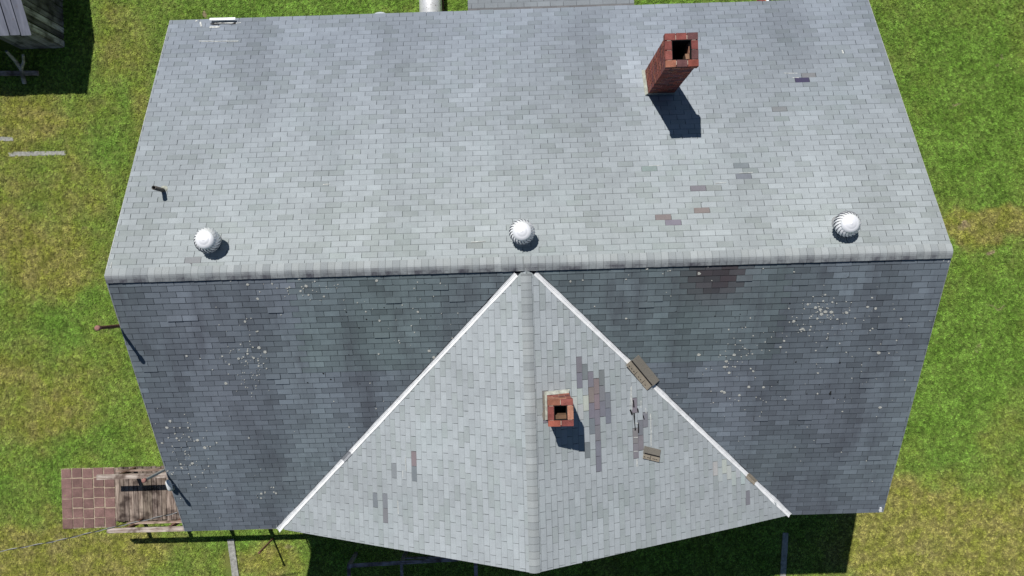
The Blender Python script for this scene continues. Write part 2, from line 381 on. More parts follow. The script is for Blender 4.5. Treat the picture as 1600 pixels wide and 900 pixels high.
DIRT_SHADE = {'up': .58, 'low': .56, 'gab': .70, 'anx': .7}  # tone of the painted shade and grit line under each butt
TABS = []           # (pixel area, polygons, colour, special)
def lay(sl, name, L, e=EXPO, u0=0.0, tw=TABW):
    us = [p[0] for p in sl.reg]; umin, umax = min(us), max(us); vmax = max(p[1] for p in sl.reg)
    sp = [(sl.pix(*q), c) for q, c in specials.get(name, [])]
    nrow = int(vmax/e)+1; ph = random.random()
    for k in range(nrow):
        vb = vmax - k*e
        if vb <= .02: break
        ph += .5 + random.uniform(-.035, .035)
        if random.random() < .06: ph += random.uniform(-.2, .2)
        u = umin - tw*(ph % 1.0)
        seed = random.uniform(0, 50)
        while u < umax:
            um = u + tw/2; wob = .007*noise.noise(Vector((um*.5, seed*.15, 2.)))
            b = vb + wob + random.uniform(-.002, .002)
            gp = random.uniform(.0028, .0048)
            poly = clip([(u+gp, max(0, b-e-.03)), (u+tw-gp, max(0, b-e-.03)), (u+tw-gp+random.uniform(-.002, .002), b), (u+gp+random.uniform(-.002, .002), b)], sl.reg if k else [(p[0], p[1]+(.02 if p[1] > vmax-.01 else 0)) for p in sl.reg])
            if poly and len(poly) == 4 and random.random() < .03:      # chipped corner
                w_ = random.uniform(.015, .05); h_ = random.uniform(.01, .035)
                if random.random() < .5: poly = [poly[0], poly[1], (poly[2][0], poly[2][1]-h_), (poly[2][0]-w_, poly[2][1]), poly[3]]
                else: poly = [poly[0], poly[1], poly[2], (poly[3][0]+w_, poly[3][1]), (poly[3][0], poly[3][1]-h_)]
            if poly and parea(poly) > .0012:
                thk = random.uniform(.0065, .0105) + (random.uniform(.005, .014) if random.random() < .035 else 0)
                hs = [.0015 + thk*max(0., (q[1]-(b-e-.03))/(e+.03)) for q in poly]
                top = [sl.P(q[0], q[1], h) for q, h in zip(poly, hs)]; bot = [sl.P(q[0], q[1], -.003) for q in poly]
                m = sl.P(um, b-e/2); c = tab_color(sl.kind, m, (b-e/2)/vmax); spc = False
                for (su, sv), sc in sp:
                    if u <= su < u+tw and b-e <= sv < b: c = (*[q*random.uniform(.93, 1.07) for q in sc], 0.05); spc = True
                for (r0, r1, r2, r3), cs_ in REGIONS.get(name, []):
                    cx_, cy_ = px(np.array(m[:]))
                    if r0 <= cx_ < r2 and r1 <= cy_ < r3:
                        sc = random.choice(cs_)
                        if sc and not spc: c = (*[q*random.uniform(.94, 1.06) for q in sc], 0.05); spc = True
                pp = px(np.array([t_[:] for t_ in top])); ap = parea([tuple(q) for q in pp])
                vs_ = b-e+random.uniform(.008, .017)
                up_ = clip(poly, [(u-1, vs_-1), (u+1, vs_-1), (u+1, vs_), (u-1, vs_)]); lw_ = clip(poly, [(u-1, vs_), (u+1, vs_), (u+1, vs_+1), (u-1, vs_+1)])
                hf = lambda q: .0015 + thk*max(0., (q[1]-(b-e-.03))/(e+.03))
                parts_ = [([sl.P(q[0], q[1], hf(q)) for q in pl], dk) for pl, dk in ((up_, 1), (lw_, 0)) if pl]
                TABS.append((ap + (1e4 if spc else 0), parts_, (top, bot), c, DIRT_SHADE[sl.kind]))
            u += tw
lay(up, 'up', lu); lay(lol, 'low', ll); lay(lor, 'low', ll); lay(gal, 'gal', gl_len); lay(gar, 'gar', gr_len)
# lower rear porch roof
AX0, AX1 = at(731, 10, 4.5)[0], at(991, 8, 4.5)[0]
anx = Slope((0, 5.2, HR-3.12), (1, 0, 0), (0, 3.6, -.62), [(AX0, 0), (AX1, 0), (AX1, 3.65), (AX0, 3.65)], 'anx')
_n = len(TABS); lay(anx, 'annex', 3.65)

deck = MB()
for s_ in (up, lol, lor):
    r_ = [(q[0], q[1]) for q in s_.reg]
    if s_ is lol: r_ = [(-XH+.01, 0), (XG, 0), (XG-VL, ll-.02), (-XH+.01, ll-.02)]
    elif s_ is lor: r_ = [(XG, 0), (XH-.01, 0), (XH-.01, ll-.02), (XG+VR, ll-.02)]
    else: r_ = [(-XH+.01, 0), (XH-.01, 0), (XH-.01, lu-.02), (-XH+.01, lu-.02)]
    # fine grid so the sheet follows the sag of the roof
    N = 28
    for i in range(N):
        for j in range(14):
            def q(a, b):
                t0, t1 = a/N, b/14
                x0 = r_[0][0]+(r_[3][0]-r_[0][0])*t1; x1 = r_[1][0]+(r_[2][0]-r_[1][0])*t1; vv = r_[0][1]+(r_[3][1]-r_[0][1])*t1
                return s_.P(x0+(x1-x0)*t0, vv, -.004)
            deck.poly([q(i, j), q(i+1, j), q(i+1, j+1), q(i, j+1)])
for s_, ln in ((gal, gl_len), (gar, gr_len)):
    N = 16
    for i in range(N):
        for j in range(N):
            def q(a, b):
                t1 = b/N; vv = ln*t1*.995; x0 = W2*t1; x1 = GY+(W2-GY)*t1 - .01
                return s_.P(x0+(x1-x0)*a/N, vv, -.004)
            deck.poly([q(i, j), q(i+1, j), q(i+1, j+1), q(i, j+1)])
deck.poly([anx.P(AX0+.01, 0, -.004, False), anx.P(AX1-.01, 0, -.004, False), anx.P(AX1-.01, 3.63, -.004, False), anx.P(AX0+.01, 3.63, -.004, False)])
roof = deck.build('roof', M_DECK, house); roof['label'] = 'weathered grey shingle roof, front slopes stained and painted darker as shade'

TABS.sort(key=lambda t_: -t_[0])
def add_tab(mb, parts_, tb, c, dirt_shade, ctr=Vector()):
    for pts, dk in parts_:      # thin line of painted shade and grit along the butt of the course above
        mb.poly([p-ctr for p in pts], tuple(q*dirt_shade for q in c[:3])+(c[3],) if dk else c)
    top, bot = tb; n = len(top); mb.mesh([p-ctr for p in top+bot], [(i, i+n, (i+1) % n+n, (i+1) % n) for i in range(n)], tuple(q*.45 for q in c[:3])+(c[3],))
rest = MB()
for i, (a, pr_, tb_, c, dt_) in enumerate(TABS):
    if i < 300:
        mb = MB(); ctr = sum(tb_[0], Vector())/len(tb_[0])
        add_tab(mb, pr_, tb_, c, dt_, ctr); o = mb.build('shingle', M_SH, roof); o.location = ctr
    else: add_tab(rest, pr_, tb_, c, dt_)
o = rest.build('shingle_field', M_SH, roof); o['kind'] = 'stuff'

# ridge caps
def caps(name, n, place, tail):
    for i in range(n):
        mb = MB(); K = 8; hw = .138 if name == 'main' else .102
        c0 = random.choice([(.275, .30, .308), (.31, .335, .343), (.25, .273, .283), (.29, .313, .318)]); k = random.uniform(.94, 1.08); so_ = random.uniform(.55, 1.0)
        rows = []
        for e_, ex in ((0, 0.0), (1, 1.0)):
            for lay_ in (0, 1):
                pts = []
                for j in range(K+1):
                    y = -hw + 2*hw*j/K; z = -.5*math.sqrt(y*y+.045**2)+.5*.045
                    h = (.018 if e_ == 0 else .012) - (.007 if lay_ else 0) - (.006*(1-abs(e_-1)*.0) if name == 'gable' else 0) - (.004 if name == 'gable' and e_ == 0 else 0)
                    pts.append(place(i, ex, y, z+h))
                rows.append(pts)
        vs = rows[0]+rows[2]+rows[1]+rows[3]; n1 = K+1; fs = []; cs = []
        ctr = sum(vs, Vector())/len(vs); vs = [v-ctr for v in vs]
        for j in range(K):
            y = -hw+2*hw*(j+.5)/K
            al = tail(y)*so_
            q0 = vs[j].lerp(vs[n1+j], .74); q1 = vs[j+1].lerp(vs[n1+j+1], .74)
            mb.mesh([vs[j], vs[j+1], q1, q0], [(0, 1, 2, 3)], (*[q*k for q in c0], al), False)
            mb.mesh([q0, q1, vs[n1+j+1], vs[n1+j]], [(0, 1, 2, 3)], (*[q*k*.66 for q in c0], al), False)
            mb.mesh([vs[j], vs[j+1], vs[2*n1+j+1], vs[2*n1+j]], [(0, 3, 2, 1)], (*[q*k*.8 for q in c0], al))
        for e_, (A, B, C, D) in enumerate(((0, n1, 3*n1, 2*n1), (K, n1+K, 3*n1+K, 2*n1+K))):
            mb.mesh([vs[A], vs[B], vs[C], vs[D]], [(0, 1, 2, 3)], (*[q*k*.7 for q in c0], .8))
        o = mb.build('ridge_cap', M_CAP, roof); o.location = ctr
NC = 117; ST = LH/NC
def pm(i, ex, y, z):
    x0 = -XH + i*ST; x = x0 + ex*(ST+.03) if i < NC//2 else x0 + ST - ex*(ST+.03)
    x = max(-XH+.005, min(XH-.005, x)); jy = .006*noise.noise(Vector((i*1.7, 0, 4)))
    if y < 0: z = max(z, -.5*math.sqrt((x-XG)**2+.045**2)+.0225+.016)      # caps drape over the gable ridge
    return Vector((x, y+jy, HR + z + warp(x, 0) + .006))
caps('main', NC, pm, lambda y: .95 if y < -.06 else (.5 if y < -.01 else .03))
NG = 41; SG = (GY-.22)/NG
def pg(i, ex, y, z):
    yy = -.22 - i*SG; yv = yy - SG + ex*(SG+.03)
    return Vector((XG + y, min(-.135, yv), HR + z + warp(XG, yv)+.004))
caps('gable', NG, pg, lambda y: .02)

# edge trims (drip edge along eaves and rakes, fascia boards)
def trim(name, p, q, w, h, mat): 
    mb = MB(); mb.bar(p, q, w, h); return mb.build(name, mat, house)
ZE1, ZE2 = HR-H1, HR-H2
M_DRIP = plain('drip_edge', (.36, .37, .39), .5, .3, 8, .2)
for sx in (-1, 1):
    x = sx*(XH+.004)
    trim('drip_edge', (x, .0, HR-.012), (x, W1, ZE1-.012), .014, .035, M_DRIP)
    trim('drip_edge', (x, -.0, HR-.012), (x, -W2, ZE2-.012), .014, .035, M_DRIP)
    trim('rake_board', (x-sx*.03, .0, HR-.13), (x-sx*.03, W1-.02, ZE1-.13), .03, .17, M_WHITE)
    trim('rake_board', (x-sx*.03, .0, HR-.13), (x-sx*.03, -W2+.02, ZE2-.13), .03, .17, M_WHITE)
trim('fascia', (-XH+.06, W1-.03, ZE1-.12), (XH-.06, W1-.03, ZE1-.12), .03, .18, M_WHITE)
trim('fascia', (-XH+.06, -W2+.03, ZE2-.12), (XG-VL, -W2+.03, ZE2-.12), .03, .18, M_WHITE)
trim('fascia', (XG+VR, -W2+.03, ZE2-.12), (XH-.06, -W2+.03, ZE2-.12), .03, .18, M_WHITE)
trim('rake_board', (XG, -GY+.03, HR-.14), (XG-VL+.1, -W2+.03, ZE2-.1), .03, .17, M_WHITE)
trim('rake_board', (XG, -GY+.03, HR-.14), (XG+VR-.1, -W2+.03, ZE2-.1), .03, .17, M_WHITE)

# walls
wl = MB(); X0, X1, Y0, Y1, ZW = -7.5, 7.5, -5.35, 5.42, ZE1-.05
def wall(pts, th, name='wall'):
    mb = MB(); P = [Vector(p) for p in pts]; T = Vector(th); n = len(P)
    mb.mesh(P+[p+T for p in P], [tuple(range(n)), tuple(range(2*n-1, n-1, -1))]+[(i, (i+1) % n, (i+1) % n+n, i+n) for i in range(n)])
    return mb.build(name, M_SIDING, house)
wall([(X0, Y1, 0), (X1, Y1, 0), (X1, Y1, ZW), (X0, Y1, ZW)], (0, -.15, 0))
wall([(X0, Y0, 0), (X1, Y0, 0), (X1, Y0, ZW), (XG+VR-.75, Y0, ZW), (XG, Y0, HR-.35), (XG-VL+.75, Y0, ZW), (X0, Y0, ZW)], (0, .15, 0))
for x, t_ in ((X0, .15), (X1, -.15)):
    wall([(x, Y0+.16, 0), (x, Y1-.16, 0), (x, Y1-.16, ZW), (x, 0, HR-.3), (x, Y0+.16, ZW)], (t_, 0, 0))
EXCL.append((X0-.02, X1+.02, Y0-.02, Y1+.02))
pw_ = MB()
for x in (AX0+.1, AX1-.2):
    pw_ = MB(); pw_.box((x, 8.3, 0), (x+.1, 8.4, HR-3.12-.62*(3.15/3.6)-.04)); pw_.build('porch_post', M_WHITE, house)

# valley flashing
random.seed(11)
def valley(side, segs):
    A = Vector((XG, 0, HR)); B = Vector((XG-VL, -W2, ZE2)) if side < 0 else Vector((XG+VR, -W2, ZE2))
    sl_g, sl_m = (gal, lol) if side < 0 else (gar, lor)
    d = (B-A).normalized()
    def inpl(n):
        x = n.cross(d).normalized(); return x
    eg = inpl(sl_g.n); em = inpl(sl_m.n)
    if eg.dot(Vector((-side, -0.2, 0))) < 0: eg = -eg
    if em.dot(Vector((side, .2, 0))) < 0: em = -em
    for t0, t1, w0, w1, lift, mat in segs:
        mb = MB(); N = 10; rows = []
        for i in range(N+1):
            t_ = t0+(t1-t0)*i/N; P = A+(B-A)*t_; P.z += warp(P.x, P.y); w = (w0+(w1-w0)*i/N)*1.0; j = random.uniform(-.004, .004)+.014*noise.noise(P*2.3)
            r_ = [P+eg*(w+j)+sl_g.n*(.014+lift), P+eg*.012+sl_g.n*(.010+lift), P+Vector((0, 0, .026+lift)), P+em*.012+sl_m.n*(.010+lift), P+em*(w*.72+j)+sl_m.n*(.013+lift)]
            rows.append(r_)
        vs = [p for r_ in rows for p in r_]+[p-Vector((0, 0, .006)) for r_ in rows for p in r_]; K = len(vs)//2; fs = []
        for i in range(N):
            for j in range(4):
                a = i*5+j; fs += [(a, a+1, a+6, a+5), (a+K, a+5+K, a+6+K, a+1+K)]
            fs += [(i*5, i*5+5, i*5+5+K, i*5+K), (i*5+4, i*5+4+K, i*5+9+K, i*5+9)]
        for i in (0, N): fs += [(i*5+j, i*5+j+K, i*5+j+1+K, i*5+j+1) for j in range(4)]
        mb.mesh(vs, fs); mb.build('valley_flashing', mat, roof)
valley(-1, [(.032, .36, .060, .062, .0, M_FLASH), (.345, .70, .064, .066, .005, M_FLASH), (.667, .70, .070, .070, .010, M_DRIP), (.69, .95, .066, .072, .004, M_FLASH), (.93, 1.003, .075, .085, .009, M_FLASH)])
valley(1, [(.03, .22, .060, .062, .0, M_FLASH), (.205, .40, .066, .060, .005, M_FLASH), (.40, .60, .058, .062, .0, M_FLASH), (.585, .86, .070, .066, .005, M_FLASH), (.81, .845, .085, .085, .011, M_TANSH), (.84, 1.0, .068, .075, .002, M_FLASH)])

# lichen and moss spots on the front slopes
def spots(name, mat, clusters, rad):
    mb = MB()
    for U, V, su, sv, n in clusters:
        for _ in range(int(n*1.5)):
            u_, v_ = random.gauss(U, su), random.gauss(V, sv)
            s_ = lol if u_ < 820 else lor
            a, b = s_.pix(u_, v_)
            if not clip([(a-.03, b-.03), (a+.03, b-.03), (a+.03, b+.03), (a-.03, b+.03)], s_.reg) or b < .12: continue
            rg = s_.reg; inside = all((clip([(a-.001, b-.001), (a+.001, b-.001), (a, b+.001)], rg),))
            if not inside: continue
            r = rad*random.lognormvariate(0, .55); r = min(r*.9, .036); n_ = 8; ph = random.random()*6
            ring = [(a+r*random.uniform(.7, 1.2)*math.cos(ph+2*math.pi*k/n_), b+r*random.uniform(.6, 1.1)*math.sin(ph+2*math.pi*k/n_)) for k in range(n_)]
            top = [s_.P(p[0], p[1], .0145) for p in ring]; bot = [s_.P(p[0], p[1], .0) for p in ring]
            k = random.uniform(.75, 1.1)
            mb.mesh(top+bot, [tuple(range(n_))]+[(i, i+n_, (i+1) % n_+n_, (i+1) % n_) for i in range(n_)], (k, k, k))
    o = mb.build(name, mat, roof); o['kind'] = 'stuff'; return o
spots('lichen', M_LICHEN, [(395, 572, 14, 26, 42), (370, 545, 30, 30, 12), (292, 690, 12, 18, 26), (285, 720, 22, 25, 22), (412, 773, 9, 6, 9), (500, 460, 40, 18, 16), (660, 500, 40, 36, 20), (470, 445, 60, 8, 14),
     (1290, 486, 26, 18, 44), (1285, 510, 45, 22, 26), (1150, 558, 24, 22, 34), (1160, 620, 40, 30, 16), (1340, 580, 60, 60, 18), (1380, 500, 40, 40, 10), (1050, 430, 100, 8, 10), (1000, 470, 60, 20, 6), (600, 620, 130, 70, 14), (330, 640, 60, 60, 14), (1200, 700, 120, 60, 12), (300, 760, 40, 30, 14)], .0125)
spots('moss', M_MOSS, [(1270, 620, 30, 35, 8), (1120, 490, 40, 20, 4), (545, 575, 40, 30, 4), (1200, 560, 80, 60, 6), (580, 480, 40, 20, 5)], .013)

# exposed sealant strips and torn tabs on the slopes
def sliver(sl, u0, v0, u1, v1, w, mat=M_STRIP, name='exposed_strip', h=.0135):
    a = Vector(sl.pix(u0, v0)); b = Vector(sl.pix(u1, v1)); d = (b-a).normalized(); n = Vector((-d.y, d.x)); mb = MB(); N = max(3, int((b-a).length/.06)); L_, R_ = [], []
    for i in range(N+1):
        p = a+(b-a)*i/N; L_.append(p+n*w*.4*random.uniform(.3, 1.2)); R_.append(p-n*w*.4*random.uniform(.3, 1.2))
    ring = L_+R_[::-1]; k = len(ring); top = [sl.P(p.x, p.y, h) for p in ring]; bot = [sl.P(p.x, p.y, 0) for p in ring]; fs = []
    for i in range(N): fs.append((i, i+1, k-2-i, k-1-i))
    fs += [(i, i+k, (i+1) % k+k, (i+1) % k) for i in range(k)]
    mb.mesh(top+bot, fs); return mb.build(name, mat, roof)
for a in ((986, 603, 987, 640, .03), (1001, 626, 1001, 637, .02), (1008, 637, 1009, 646, .02), (1016, 646, 1017, 697, .028), (995, 717, 995, 729, .03), (985, 605, 984, 640, .012), (991, 661, 997, 661, .03), (990, 683, 996, 683, .025), (990, 705, 996, 705, .02)):
    sliver(gar, *a)
for a in ((634, 714, 635, 736, .022), (622, 782, 623, 803, .018), (630, 735, 630, 747, .015)): sliver(gal, *a)
for a in ((311, 65, 373, 65, .030), (1117, 287, 1134, 286, .016), (1013, 260, 1034, 259, .014), (1155, 271, 1176, 270, .016), (736, 379, 759, 377, .02), (1225, 115, 1246, 115, .02), (1238, 122, 1248, 122, .022), (505, 289, 516, 288, .03), (1315, 79, 1318, 84, .05), (369, 37, 377, 36, .03), (306, 34, 308, 32, .05), (313, 35, 315, 42, .05)): sliver(up, *a)
for a in ((984, 640, 987, 648, .06), (990, 645, 992, 672, .035), (997, 660, 997, 676, .03), (995, 638, 997, 644, .04), (989, 625, 990, 636, .03), (1004, 648, 1006, 655, .02)):
    sliver(gar, *a, M_TAR, 'torn_gap', .0165)
sliver(gar, 849, 617, 850, 632, .08, M_GREYSH, 'torn_gap', .0165); sliver(gar, 850, 634, 850, 656, .09, M_GREYSH, 'torn_gap', .0165)
sliver(lor, 1375, 799, 1375, 792, .09, M_WHITE, 'corner_patch', .02)
sliver(lol, 434, 826, 432, 820, .012); sliver(lor, 1478, 405, 1485, 399, .02, M_STRIP); sliver(lor, 1473, 408, 1475, 404, .02, M_STRIP); sliver(lor, 1480, 410, 1482, 407, .025, M_STRIP)
sliver(up, 173, 419, 175, 410, .018)

# broken eave on the rear left corner: lifted white strip over a hole
a0 = up.pix(330, 33); a1 = up.pix(370, 32)
mb = MB(); 
for e0, e1, h0, h1 in ((-.055, .0, .075, .09),):
    mb.mesh([up.P(a0[0], a0[1]+e0, h0), up.P(a1[0], a1[1]+e0, h0), up.P(a1[0], a1[1]+e1, h1), up.P(a0[0], a0[1]+e1, h1), up.P(a0[0], a0[1]+e0, h0-.012), up.P(a1[0], a1[1]+e0, h0-.012), up.P(a1[0], a1[1]+e1, h1-.012), up.P(a0[0], a0[1]+e1, h1-.012)],
            [(0, 1, 2, 3), (7, 6, 5, 4), (0, 4, 5, 1), (1, 5, 6, 2), (2, 6, 7, 3), (3, 7, 4, 0)])
mb.build('lifted_drip_edge', M_WHITE, roof)
sliver(up, 329, 38, 369, 37, .07, M_TAR, 'torn_gap', .0165)
sliver(up, 336, 38, 366, 37.5, .035, M_STRIP, 'exposed_board', .03)
sliver(up, 328, 43.5, 344, 43, .07, M_STRIP, 'patch', .018)

# ------------------------------------------------------------------ brick chimneys
BC = [(.23, .066, .048), (.27, .082, .056), (.19, .058, .050), (.15, .058, .065), (.28, .115, .075), (.21, .070, .058), (.11, .05, .05)]
def chimney(x0, x1, y0, y1, zb, zt, corbel, nlong, nshort, seed, label, roofz, pale):
    random.seed(seed); root = MB(); T = .095; ch = .0765
    n = int((zt-zb)/ch); zb = zt-n*ch
    i_ = .010
    ox0, ox1, oy0, oy1 = x0+i_, x1-i_, y0+i_, y1-i_; ix0, ix1, iy0, iy1 = x0+T-i_, x1-T+i_, y0+T-i_, y1-T+i_
    zc = zt-.024
    def ringbox(mb, o, i, za, zb_):
        A = [(o[0], o[2]), (o[1], o[2]), (o[1], o[3]), (o[0], o[3])]; B = [(i[0], i[2]), (i[1], i[2]), (i[1], i[3]), (i[0], i[3])]
        vs = [(*p, za) for p in A]+[(*p, zb_) for p in A]+[(*p, za) for p in B]+[(*p, zb_) for p in B]; fs = []
        for k in range(4):
            m_ = (k+1) % 4; fs += [(k, m_, m_+4, k+4), (k+8, k+12, m_+12, m_+8), (k+4, m_+4, m_+12, k+12), (k, k+8, m_+8, m_)]
        mb.mesh(vs, fs)
    ringbox(root, (ox0, ox1, oy0, oy1), (ix0, ix1, iy0, iy1), zb, zc)
    R_ = root.build('chimney', M_MORTAR, house); R_['label'] = label
    l_ = .012; s_ = MB(); ringbox(s_, (ix0+l_, ix1-l_, iy0+l_, iy1-l_), (ix0+l_+.012, ix1-l_-.012, iy0+l_+.012, iy1-l_-.012), zb, zt-.022)
    s_.poly([(ix0, iy0, zb+.02), (ix1, iy0, zb+.02), (ix1, iy1, zb+.02), (ix0, iy1, zb+.02)]); s_.build('flue_lining', M_SOOT, R_)
    def brick(a, b, c, d, z, h):
        col_ = random.choice(BC); k = random.uniform(.8, 1.2)
        if pale and random.random() < .25: col_ = (.31, .15, .10)
        ct = Vector(((a+b)/2, (c+d)/2, z+h/2)); mb = MB(); j = .0025
        mb.box((a-ct.x, c-ct.y, -h/2), (b-ct.x, d-ct.y, h/2), tuple(q*k for q in col_), None, j); o = mb.build('brick', M_BRICK, R_); o.location = ct
    for q in range(n):
        z = zb+q*ch; h = ch-.014; g_ = .014; e = corbel if q >= n-2 else 0.0
        X_0, X_1, Y_0, Y_1 = x0-e, x1+e, y0-e, y1+e; T = .095+e; A = (q % 2 == (n-1) % 2)
        nl, ns = nlong, nshort
        if A:
            for k in range(nl):
                w = (X_1-X_0+g_)/nl
                for (ya, yb) in ((Y_0, Y_0+T), (Y_1-T, Y_1)): brick(X_0+k*w, X_0+(k+1)*w-g_, ya, yb, z, h)
            for k in range(ns):
                w = (Y_1-Y_0-2*T-g_)/ns
                for (xa, xb) in ((X_0, X_0+T), (X_1-T, X_1)): brick(xa, xb, Y_0+T+g_+k*w, Y_0+T+g_+(k+1)*w-g_, z, h)
        else:
            for k in range(nl):
                w = (Y_1-Y_0+g_)/nl
                for (xa, xb) in ((X_0, X_0+T), (X_1-T, X_1)): brick(xa, xb, Y_0+k*w, Y_0+(k+1)*w-g_, z, h)
            for k in range(ns):
                w = (X_1-X_0-2*T-g_)/ns
                for (ya, yb) in ((Y_0, Y_0+T), (Y_1-T, Y_1)): brick(X_0+T+g_+k*w, X_0+T+g_+(k+1)*w-g_, ya, yb, z, h)
    # broken lump inside the mouth
    return R_, (ix0, ix1, iy0, iy1)
C1, in1 = chimney(2.675, 3.225, 3.545, 4.105, HR-2.15, HR+.25, .028, 3, 2, 3, 'tall square red brick chimney on rear slope', None, False)
lm = MB(); lm.box((in1[1]-.09, in1[2], HR-.35), (in1[1]+.0, in1[2]+.16, HR+.12), (.24, .14, .09), None, .012); lm.box((in1[1]-.035, in1[2]+.16, HR-.35), (in1[1], in1[3], HR+.13), (.36, .18, .12), None, .010); lm.build('broken_brick', M_BRICK, C1)
C2, in2 = chimney(.305, .735, -2.945, -2.485, HR-.62, HR+.56, .012, 2, 1, 5, 'short square brick chimney on front gable', None, True)
lm = MB(); lm.box((in2[0], in2[2], HR+.2), (in2[1], in2[2]+.10, HR+.47), (.17, .10, .06), None, .015); lm.build('broken_brick', M_BRICK, C2)
random.seed(21)
# flashing and cement around the bases
def apron(sl, x0, x1, y0, y1, w, mat, parent, h=.02, dirn=None):
    mb = MB(); O = [(x0-w[0], y0-w[2]), (x1+w[1], y0-w[2]), (x1+w[1], y1+w[3]), (x0-w[0], y1+w[3])]; I = [(x0, y0), (x1, y0), (x1, y1), (x0, y1)]
    def Z(p): 
        q = sl.O; return q.z - (sl.n.x*(p[0]-q.x)+sl.n.y*(p[1]-q.y))/sl.n.z + warp(*p)
    vs = [(*p, Z(p)+.011) for p in O]+[(*p, Z(p)+h*3) for p in I]+[(*p, Z(p)-.01) for p in O]+[(*p, Z(p)-.01) for p in I]; fs = []
    for k in range(4):
        m_ = (k+1) % 4; fs += [(k, m_, m_+4, k+4), (k+8, m_+8, m_, k)]
    mb.mesh(vs, fs); return mb.build('flashing', mat, parent)
apron(up, 2.675, 3.225, 3.545, 4.105, (.055, .02, .02, .05), M_CEMENT, C1, .03)
apron(gar, .305, .735, -2.945, -2.485, (.045, .02, .02, .06), M_CEMENT, C2, .03)

# ------------------------------------------------------------------ roof turbines
NV = 22
def vane_mesh():
    mb = MB(); prof = [(.155, .0), (.205, .045), (.232, .11), (.228, .17), (.20, .225), (.145, .268)]; da = 2*math.pi/NV
    L_ = [[], [], []]
    for k, (r, z) in enumerate(prof):
        tw = -.62*k/5
        for j, (fa, fr) in enumerate(((0, -.016), (.6, .004), (1.14, .015))):
            a = tw+fa*da; rr = r+fr; L_[j].append((rr*math.cos(a), rr*math.sin(a), z))
    n = len(prof); vs = L_[0]+L_[1]+L_[2]; fs = []
    for j in (0, 1):
        for k in range(n-1): fs.append((j*n+k, (j+1)*n+k, (j+1)*n+k+1, j*n+k+1))
    mb.mesh(vs, fs, (1, 1, 1), True); return mb.me('vane', M_TURB)
VM = vane_mesh()
cm = MB(); cm.lathe([(.168, .244), (.176, .250), (.171, .265), (.145, .286), (.112, .300), (.100, .300), (.092, .306), (.05, .316), (.012, .318), (.0, .324)], n=32); CM = cm.me('cap', M_TURB)
im = MB(); im.lathe([(.15, .0), (.18, .06), (.195, .12), (.185, .19), (.13, .255), (.0, .257)], n=20); IM = im.me('inner_drum', M_TDARK)
rm = MB(); rm.lathe([(.150, -.02), (.168, -.02), (.168, .012), (.15, .014)], n=28); RM = rm.me('bottom_ring', M_TURB)
TURBS = []
for k_, (U, V) in enumerate(((320.5, 376), (816.5, 362), (1327, 348.5))):
    z = HR
    for _ in range(30):
        P = at(U, V, z); z = HR - H1/W1*P[1] + .40
    zr = HR-H1/W1*P[1]+warp(P[0], P[1])
    cb = MB(); tilt = Matrix(((1, 0, 0), (0, up.v.y, up.n.y), (0, up.v.z, up.n.z)))
    cb.lathe([(.152, .20), (.152, -.02), (.19, -.12)], o=(0, 0, 0), n=28)
    for a in range(3): cb.box((-.006, .150, -.01), (.006, .156, .02), (1, 1, 1), Matrix.Rotation(a*2.1, 4, 'Z'))
    pass
    t_ = cb.build('roof_turbine', M_PIPE if k_ != 1 else M_PIPE, house); t_.location = (P[0], P[1], zr); t_.rotation_euler = (random.uniform(-.05, .05), random.uniform(-.05, .05), 0)
    t_['label'] = ('silver roof turbine nearest the thin vent pipe', 'silver roof turbine above the front gable', 'silver roof turbine nearest the right end of the ridge')[k_]
    ph = random.random()*6
    for v in range(NV):
        o = link('vane', VM, t_); o.location = (0, 0, .19); o.rotation_euler = (0, 0, ph+2*math.pi*v/NV)
    for nm, m_ in (('cap', CM), ('inner_drum', IM), ('bottom_ring', RM)):
        o = link(nm, m_, t_); o.location = (0, 0, .19)

# ------------------------------------------------------------------ pipes on the house
def vpipe(name, mat, P, z0, z1, r, capmat, lab, capr=1.5):
    mb = MB(); mb.tube([(0, 0, 0), (0, 0, z1-z0)], r, 12); o = mb.build(name, mat, house); o.location = (P[0], P[1], z0); o['label'] = lab
    c = MB(); c.lathe([(r*1.01, -.06), (r*capr, -.05), (r*capr, .012), (r*.8, .022), (0, .024)], n=14); q = c.build('pipe_cap', capmat, o); q.location = (0, 0, z1-z0); return o
vpipe('mast_pipe', M_RUST, (-7.985, -.965), .0, HR+.20, .034, M_PINK, 'rusty brown pipe rising past the left roof edge')
vpipe('mast_pipe', M_PIPE, (-7.985, -4.19), .0, HR-1.27, .030, M_PINK, 'grey pipe with rusty cap rising above the wooden landing')
# open cast vent pipe through the rear slope
vb = up.pix(256, 297.5); B_ = up.P(*vb); mb = MB(); r = .043
mb.lathe([(r, -.1), (r, .40), (r*.78, .40), (r*.78, .05)], n=14); vp = mb.build('vent_pipe', M_VENT, house); vp.location = B_; vp['label'] = 'open-topped dark vent pipe near left turbine'
mb = MB(); mb.poly([(r*.79*math.cos(k*.449), r*.79*math.sin(k*.449), .34) for k in range(14)]); mb.build('pipe_mouth', M_BLACK, vp)
mb = MB(); mb.lathe([(.10, -.03), (.06, .03), (.044, .035)], n=14); fo = mb.build('flashing', M_CEMENT, vp)
